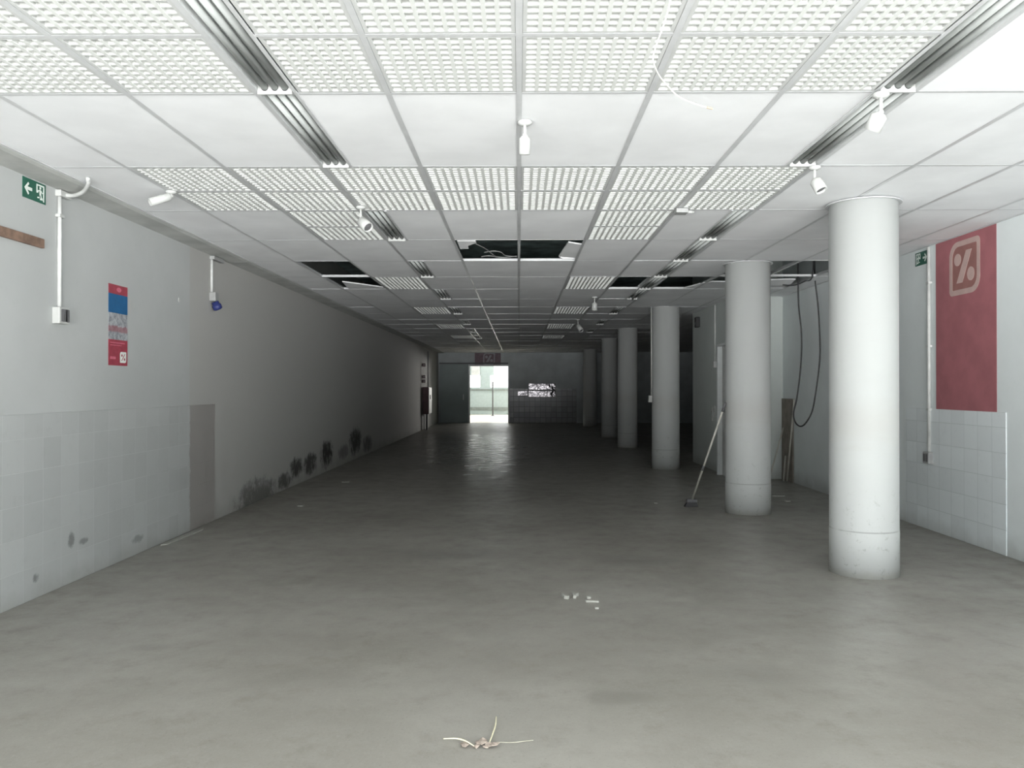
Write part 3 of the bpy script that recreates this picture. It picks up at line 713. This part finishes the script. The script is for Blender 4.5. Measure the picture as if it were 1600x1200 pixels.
t = thing('conduit', None, 'short grey conduit with a blue plug hanging on the left wall', 'conduit', None, on_left(7.93, 2.24))
b = MB(); b.tube([(0, 0.06, 0.012), (0, 0.42, 0.012)], 0.013, 10); b.tube([(0.03, 0.06, 0.008), (0.03, 0.42, 0.008)], 0.006, 8); b.build('pipe', M['white_dirty'], t)
b = MB(); b.box(-0.03, 0.24, 0.395, 0.43, 0.0, 0.05); b.build('junction_box', M['grey_mid'], t, bevel=0.004)
b = MB(); b.box(-0.04, 0.05, -0.025, 0.065, 0.0, 0.065); so = b.build('socket', M['grey_mid'], t, bevel=0.008)
R = Matrix.Translation((0.0, -0.03, 0.045)) @ Matrix.Rotation(1.25, 4, 'X') @ Matrix.Rotation(0.3, 4, 'Y')
b = MB(); b.lathe([(0, 0), (0.035, 0), (0.038, 0.03), (0.046, 0.035), (0.046, 0.075), (0.03, 0.085), (0, 0.085)], 18, mat=R); b.build('plug', M['blue_plug'], so)

# cabinet, boxes and pipe at the far end of the left wall
t = thing('fuse_cabinet', (XL + 0.006, 25.4, 0), 'dark wall cabinet on a pipe near the far end of the left wall', 'cabinet')
b = MB(); b.box(0.0, 0.19, 0.0, 0.85, 0.50, 1.37); b.build('body', M['cabinet_red'], t, bevel=0.006)
b = MB(); b.box(0.19, 0.205, 0.02, 0.83, 0.52, 1.35); do = b.build('door', M['white'], t, bevel=0.003)
b = MB(); b.box(0.205, 0.225, 0.30, 0.36, 0.98, 1.12); b.build('handle', M['black'], do)
b = MB(); b.box(0.03, 0.06, 0.02, 0.06, 0.0, 0.50); b.box(0.10, 0.16, 0.03, 0.08, 0.0, 0.50); b.build('pipe', M['grey_dark'], t)
b = MB(); b.tube([(0.17, 0.03, 1.37), (0.17, 0.03, 2.52)], 0.018, 8); b.build('riser', M['grey_dark'], t)
for k, (z, nm) in enumerate(((2.08, 'topmost, apart from the others'), (1.70, 'upper of the close pair'), (1.56, 'lower of the close pair'))):
    t = thing('switch_box', (XL + 0.003, 25.38, z), 'tiny dark box above the far left cabinet, ' + nm, 'switch box', 'boxes above the far cabinet')
    b = MB(); b.box(0.0, 0.10, 0, 0.08, -0.05, 0.05); b.build('body', M['cabinet_red'], t, bevel=0.006)
    b = MB(); b.box(0.03, 0.07, -0.006, 0.0, -0.02, 0.02); b.build('button', M['grey_mid'], t)

# ------------------------------------------------------------------ right wall things
def emblem_parts(t, S_, mg, me, z=0.0022, ground=True):
    if ground:
        b = MB(); b.prism(rnd_rect(S_ * 0.86, S_ * 0.86, (S_ * .2, S_ * .05, S_ * .2, S_ * .05)), z, z + 0.0008); g = b.build('emblem_ground', mg, t); z += 0.0008
    b = MB()
    b.ring(rnd_rect(S_, S_, (S_ * .28, S_ * .09, S_ * .28, S_ * .09), 10), rnd_rect(S_ * .8, S_ * .8, (S_ * .2, S_ * .03, S_ * .2, S_ * .03), 10), z, z + 0.0016)
    b.build('emblem_frame', me, t)
    b = MB()
    b.prism([(-0.26 * S_, -0.28 * S_), (-0.06 * S_, -0.28 * S_), (0.24 * S_, 0.30 * S_), (0.06 * S_, 0.30 * S_)], z, z + 0.0016)
    b.prism(circ(-0.22 * S_, 0.16 * S_, 0.115 * S_, 0.115 * S_), z, z + 0.0016); b.prism(circ(0.21 * S_, -0.15 * S_, 0.115 * S_, 0.125 * S_), z, z + 0.0016)
    b.build('percent_sign', me, t)
# banner local x points to the shopfront
t = thing('wall_banner', None, 'tall red wall banner with a percent emblem on the right wall', 'banner', None, on_right(6.965, 2.405))
b = MB(); b.box(-0.475, 0.465, -1.257, 0.283, 0.0005, 0.0022); b.build('sheet', M['red'], t)
emblem_parts(t, 0.475, M['red_inner'], M['emblem'])

t = thing('conduit', None, 'thin pale conduit with a low socket on the right wall beside the banner', 'conduit', None, on_right(7.54, 0.68))
b = MB(); b.tube([(0, 0.05, 0.016), (0, 2.0, 0.016)], 0.0155, 12); b.tube([(-0.035, 0.10, 0.008), (-0.035, 1.0, 0.008)], 0.006, 8); b.build('pipe', M['white_dirty'], t)
b = MB(); b.box(-0.06, 0.05, -0.05, 0.06, 0.0, 0.05); so = b.build('socket', M['grey_mid'], t, bevel=0.006)
b = MB(); b.box(-0.045, -0.01, -0.03, 0.04, 0.05, 0.054); b.box(0.005, 0.038, -0.03, 0.04, 0.05, 0.054); b.build('socket_face', M['grey_dark'], so)
b = MB()
for z in (0.45, 1.05, 1.65): b.box(-0.025, 0.025, z, z + 0.02, 0.0, 0.034)
b.build('clip', M['white_dirty'], t)

# conduit beside the third column
cx, cy, cr = COLS[2]
t = thing('conduit', (cx - cr - 0.016, cy - 0.04, 1.16), 'thin white conduit with a switch down the left of the third column', 'conduit')
b = MB(); b.tube([(0, 0, 0.05), (0, 0, ZC - 1.16)], 0.012, 8); b.build('pipe', M['white'], t)
b = MB(); b.box(-0.05, 0.008, -0.035, 0.03, -0.055, 0.06); b.build('switch', M['white'], t, bevel=0.005)
# alcove wall things
t = thing('conduit', (XBOX, 12.78, 1.72), 'faint conduit with a socket on the dim side wall behind the second column', 'conduit')
b = MB(); b.tube([(-0.014, 0, 0.04), (-0.014, 0, ZC - 1.73)], 0.014, 8); b.build('pipe', M['white_dirty'], t)
b = MB(); b.box(-0.05, 0.0, -0.05, 0.05, -0.05, 0.05); b.build('socket', M['white_dirty'], t, bevel=0.005)
for k, (y, z, h, nm) in enumerate(((12.86, 0.98, 0.10, 'nearer'), (13.02, 0.94, 0.13, 'farther'))):
    t = thing('wall_socket', (XBOX, y, z), f'small pale socket plate low on the dim side wall, {nm} of the two', 'socket', 'sockets on the dim side wall')
    b = MB(); b.box(-0.012, 0, -0.03, 0.03, -h, h * 0.7); b.build('plate', M['white_dirty'], t, bevel=0.003)
    b = MB(); b.box(-0.015, -0.012, -0.012, 0.012, -0.03, 0.03); b.build('rocker', M['grey_mid'], t)
t = thing('alarm_box', (XBOX, 13.97, 2.5), 'small black box high on the dim side wall behind the third column', 'box')
b = MB(); b.box(-0.07, 0, -0.07, 0.07, -0.09, 0.09); b.build('body', M['black'], t, bevel=0.01)
b = MB(); b.box(-0.075, -0.07, -0.03, 0.03, -0.05, 0.0); b.build('grille', M['grey_dark'], t)

# ------------------------------------------------------------------ broom and sticks
p0, p1 = at_floor(1080, 791), Vector((2.225, 8.57, 1.18)); p0.z = 0.06
t = thing('broom', (p0.x, p0.y, 0), 'broom leaning on the second column, dark head on the floor', 'broom')
c0 = Vector((p0.x, p0.y, 0)); dv = (p1 - p0).normalized()
b = MB(); b.tube([p0 - c0, p0 - c0 + (p1 - p0)], 0.0115, 10); b.build('handle', M['wood_pale'], t)
b = MB(); b.tube([p1 - c0 - dv * 0.1, p1 - c0 + dv * 0.005], 0.0135, 10); b.build('grip', M['grey_dark'], t)
b = MB(); b.tube([p0 - c0 + dv * 0.40, p0 - c0 + dv * 0.46], 0.0135, 10); b.build('ferrule', M['grey_dark'], t)
b = MB(); b.box(-0.06, 0.06, -0.03, 0.03, 0.045, 0.085); hd = b.build('head', M['grey_dark'], t, bevel=0.008)
b = MB(); b.add([(-0.055, -0.026, 0.046), (0.055, -0.026, 0.046), (0.055, 0.026, 0.046), (-0.055, 0.026, 0.046), (-0.085, -0.045, 0), (0.065, -0.045, 0), (0.065, 0.04, 0), (-0.085, 0.04, 0)],
               [(0, 1, 2, 3), (7, 6, 5, 4), (0, 4, 5, 1), (1, 5, 6, 2), (2, 6, 7, 3), (3, 7, 4, 0)]); b.build('bristles', M['black'], hd)
def stick(a, c, r, label):
    a, c = Vector(a), Vector(c); b = MB(); u = (c - a)
    b.tube([Vector(), u], r, 4); o = b.build('stick', M['wood_pale']); o.location = a
    return tag(o, label, 'stick', 'pale sticks leaning behind the second column')
stick((3.51, 11.2, 0.012), (3.857, 11.6, 0.765), 0.013, 'slanted pale stick leaning to the corner, leftmost of the three')
stick((3.83, 11.36, 0.012), (3.885, 11.22, 1.19), 0.012, 'tallest pale stick standing almost upright against the right wall')
stick((3.785, 11.38, 0.012), (3.835, 11.44, 0.37), 0.012, 'shortest pale stick at the foot of the tallest one')
b = MB(); b.box(3.876, 3.894, 11.27, 11.73, 0.0, 1.19)
tag(b.build('board', M['board']), 'dark brown board upright against the right wall behind the sticks', 'board')

# ------------------------------------------------------------------ far wall things
t = thing('reflection_board', None, 'added shiny framed board standing in for broken reflections on the far wall', 'board', None, on_far(0.89, 1.25))  # added board, stands in for bright broken reflections on the far tiles
b = MB(); b.box(-0.52, 0.50, -0.25, 0.25, 0.013, 0.03); b.build('panel', M['glazed'], t)
b = MB(); b.box(-0.52, 0.50, -0.02, 0.03, 0.03, 0.04); b.box(-0.54, -0.52, -0.27, 0.27, 0.013, 0.04); b.box(-0.52, 0.50, -0.27, -0.25, 0.013, 0.04); b.box(-0.52, 0.50, 0.25, 0.27, 0.013, 0.04); b.build('frame', M['grey_dark'], t)
b = MB(); b.box(0.50, 0.53, -0.27, 0.27, 0.013, 0.045); b.build('edge_strip', M['white'], t)
b = MB(); b.box(-0.185, 0.185, -0.085, 0.085, 0.013, 0.022); o = b.build('reflection_plate', M['glazed'], bevel=0.003); o.matrix_world = on_far(0.135, 1.135)  # added plate, stands in for the reflection in a glossy tile
tag(o, 'small added shiny plate standing in for a reflection left of the framed board', 'plate')
t = thing('wall_sign', None, 'dark square percent emblem sign above the far doorway', 'sign', None, on_far(-1.15, 2.46))
b = MB(); b.box(-0.55, 0.45, -0.25, 0.22, 0.0005, 0.0022); b.build('sheet', M['maroon'], t)
emblem_parts(t, 0.45, M['maroon'], M['emblem_far'], ground=False)

# ------------------------------------------------------------------ litter on the floor
def litter_flat(px, py, poly, mat, label, name='paper_scrap', cat='litter', th=0.004, rot=0.0, z=0.001):
    p = at_floor(px, py); b = MB(); b.prism(poly, 0, th)
    k = len(poly)
    b.v = [(x, y, zz + (0.006 * math.sin(5 * x + 3 * i) ** 2 if i >= k else 0)) for i, (x, y, zz) in enumerate(b.v)]
    o = b.build(name, mat); o.location = (p.x, p.y, z); o.rotation_euler.z = rot
    return tag(o, label, cat)
p = at_floor(735, 1166)
def st(pts, label, mat='straw', k=1.0):
    P = [Vector(q) for q in pts]; c = P[0].copy(); Q = spline(pts, 8)
    b = MB(); n = len(Q); b.tube([q - c for q in Q], [k * (0.0034 - 0.0014 * abs(2 * i / (n - 1) - 1)) for i in range(n)], 7); o = b.build('straw', M[mat]); o.location = c
    return tag(o, label, 'straw', 'dry straws on the floor')
f = at_floor
def fz(px, py, z): q = at_floor(px, py); q.z = z; return q
st([fz(763, 1168, 0.010), fz(769, 1153, 0.012), fz(774, 1136, 0.008), fz(775.5, 1121, 0.005)], 'pale dry straw pointing away from the camera at the leaf crumbs')
st([fz(693, 1156, 0.006), fz(712, 1158, 0.012), fz(726, 1162, 0.014), fz(741, 1168, 0.008)], 'pale dry straw lying left of the leaf crumbs')
st([fz(776, 1160, 0.004), fz(800, 1161, 0.005), fz(818, 1159, 0.005), fz(833, 1157, 0.004)], 'faint thin straw stretched right of the leaf crumbs', 'straw_dull', 0.45)
random.seed(3)
for k, (px, py, s, lab) in enumerate(((727, 1166, 0.020, 'brown leaf crumb under the left straw'), (752, 1162, 0.024, 'brown curled leaf crumb between the two straws'),
                                      (744, 1167, 0.014, 'tiny brown leaf crumb just left of the curled one'), (769, 1166, 0.024, 'greyish leaf crumb right of the upright straw'), (759, 1168, 0.014, 'tiny brown crumb at the foot of the upright straw'))):
    b = MB(); n = 9
    vs = [(0, 0, s * 0.5)] + [(s * (0.7 + 0.5 * random.random()) * math.cos(2 * PI * i / n), s * (0.7 + 0.5 * random.random()) * math.sin(2 * PI * i / n), s * 0.6 * random.random()) for i in range(n)]
    vs += [(x, y, z - 0.003) for x, y, z in vs]
    fs = [(0, 1 + i, 1 + (i + 1) % n) for i in range(n)] + [(n + 1, n + 2 + (i + 1) % n, n + 2 + i) for i in range(n)] + [(1 + i, n + 2 + i, n + 2 + (i + 1) % n, 1 + (i + 1) % n) for i in range(n)]
    b.add(vs, fs); o = b.build('leaf_crumb', M['leaf']); q = f(px, py); o.location = (q.x, q.y, 0.004)
    tag(o, lab, 'leaf', 'leaf crumbs by the straws')
litter_flat(884, 934, [(-0.025, 0.03), (-0.012, 0.036), (0.0, -0.005), (0.02, -0.022), (0.01, -0.034), (-0.012, -0.02)], M['paper'], 'bent pale scrap on the floor, leftmost of the mid-floor litter', th=0.016)
litter_flat(898, 933, [(-0.014, 0.03), (0.028, 0.034), (0.008, 0.01), (0.006, -0.03), (-0.012, -0.026)], M['paper'], 'hooked pale scrap on the floor, second of the mid-floor litter', th=0.016)
litter_flat(920, 934.5, [(-0.014, 0.012), (0.012, 0.014), (0.010, -0.014), (-0.012, -0.012)], M['paper'], 'tiny pale scrap above the sliver in the mid-floor litter', th=0.010)
litter_flat(928, 940.5, [(-0.055, 0.006), (0.025, 0.010), (0.030, -0.008), (-0.05, -0.004)], M['paper'], 'pale flat sliver in the mid-floor litter', 'sliver', th=0.008)
litter_flat(932, 950.5, [(-0.012, 0.010), (0.010, 0.012), (0.012, -0.012), (-0.010, -0.010)], M['paper'], 'tiny pale scrap below the sliver in the mid-floor litter', th=0.008)
q = f(290, 838)
litter_flat(288, 839, [(-0.02, -0.42), (0.02, -0.38), (0.035, 0.30), (0.0, 0.40), (-0.02, 0.15)], M['paper'], 'long pale strip lying along the foot of the left wall', th=0.006, rot=-0.03)
litter_flat(540, 753.5, [(-0.06, 0.04), (0.05, 0.05), (0.06, -0.05), (-0.05, -0.04)], M['paper'], 'small white scrap in the dark left part of the floor', th=0.006)
litter_flat(1213, 774.5, [(-0.09, 0.05), (0.08, 0.03), (0.08, -0.04), (-0.07, -0.05)], M['paper'], 'flat white scrap on the floor right of the second column', th=0.010)
litter_flat(1229, 783, [(-0.03, 0.03), (0.03, 0.04), (0.025, -0.03), (-0.03, -0.03)], M['paper'], 'tiny white scrap farther right of the second column', th=0.008)
litter_flat(1024, 786, [(-0.02, 0.03), (0.02, 0.03), (0.02, -0.03), (-0.02, -0.03)], M['paper'], 'tiny pale speck on the dark floor left of the broom', th=0.006)
litter_flat(470, 791, [(-0.03, 0.04), (0.03, 0.04), (0.03, -0.04), (-0.03, -0.04)], M['paper'], 'tiny pale speck on the floor near the stained left wall', th=0.006)
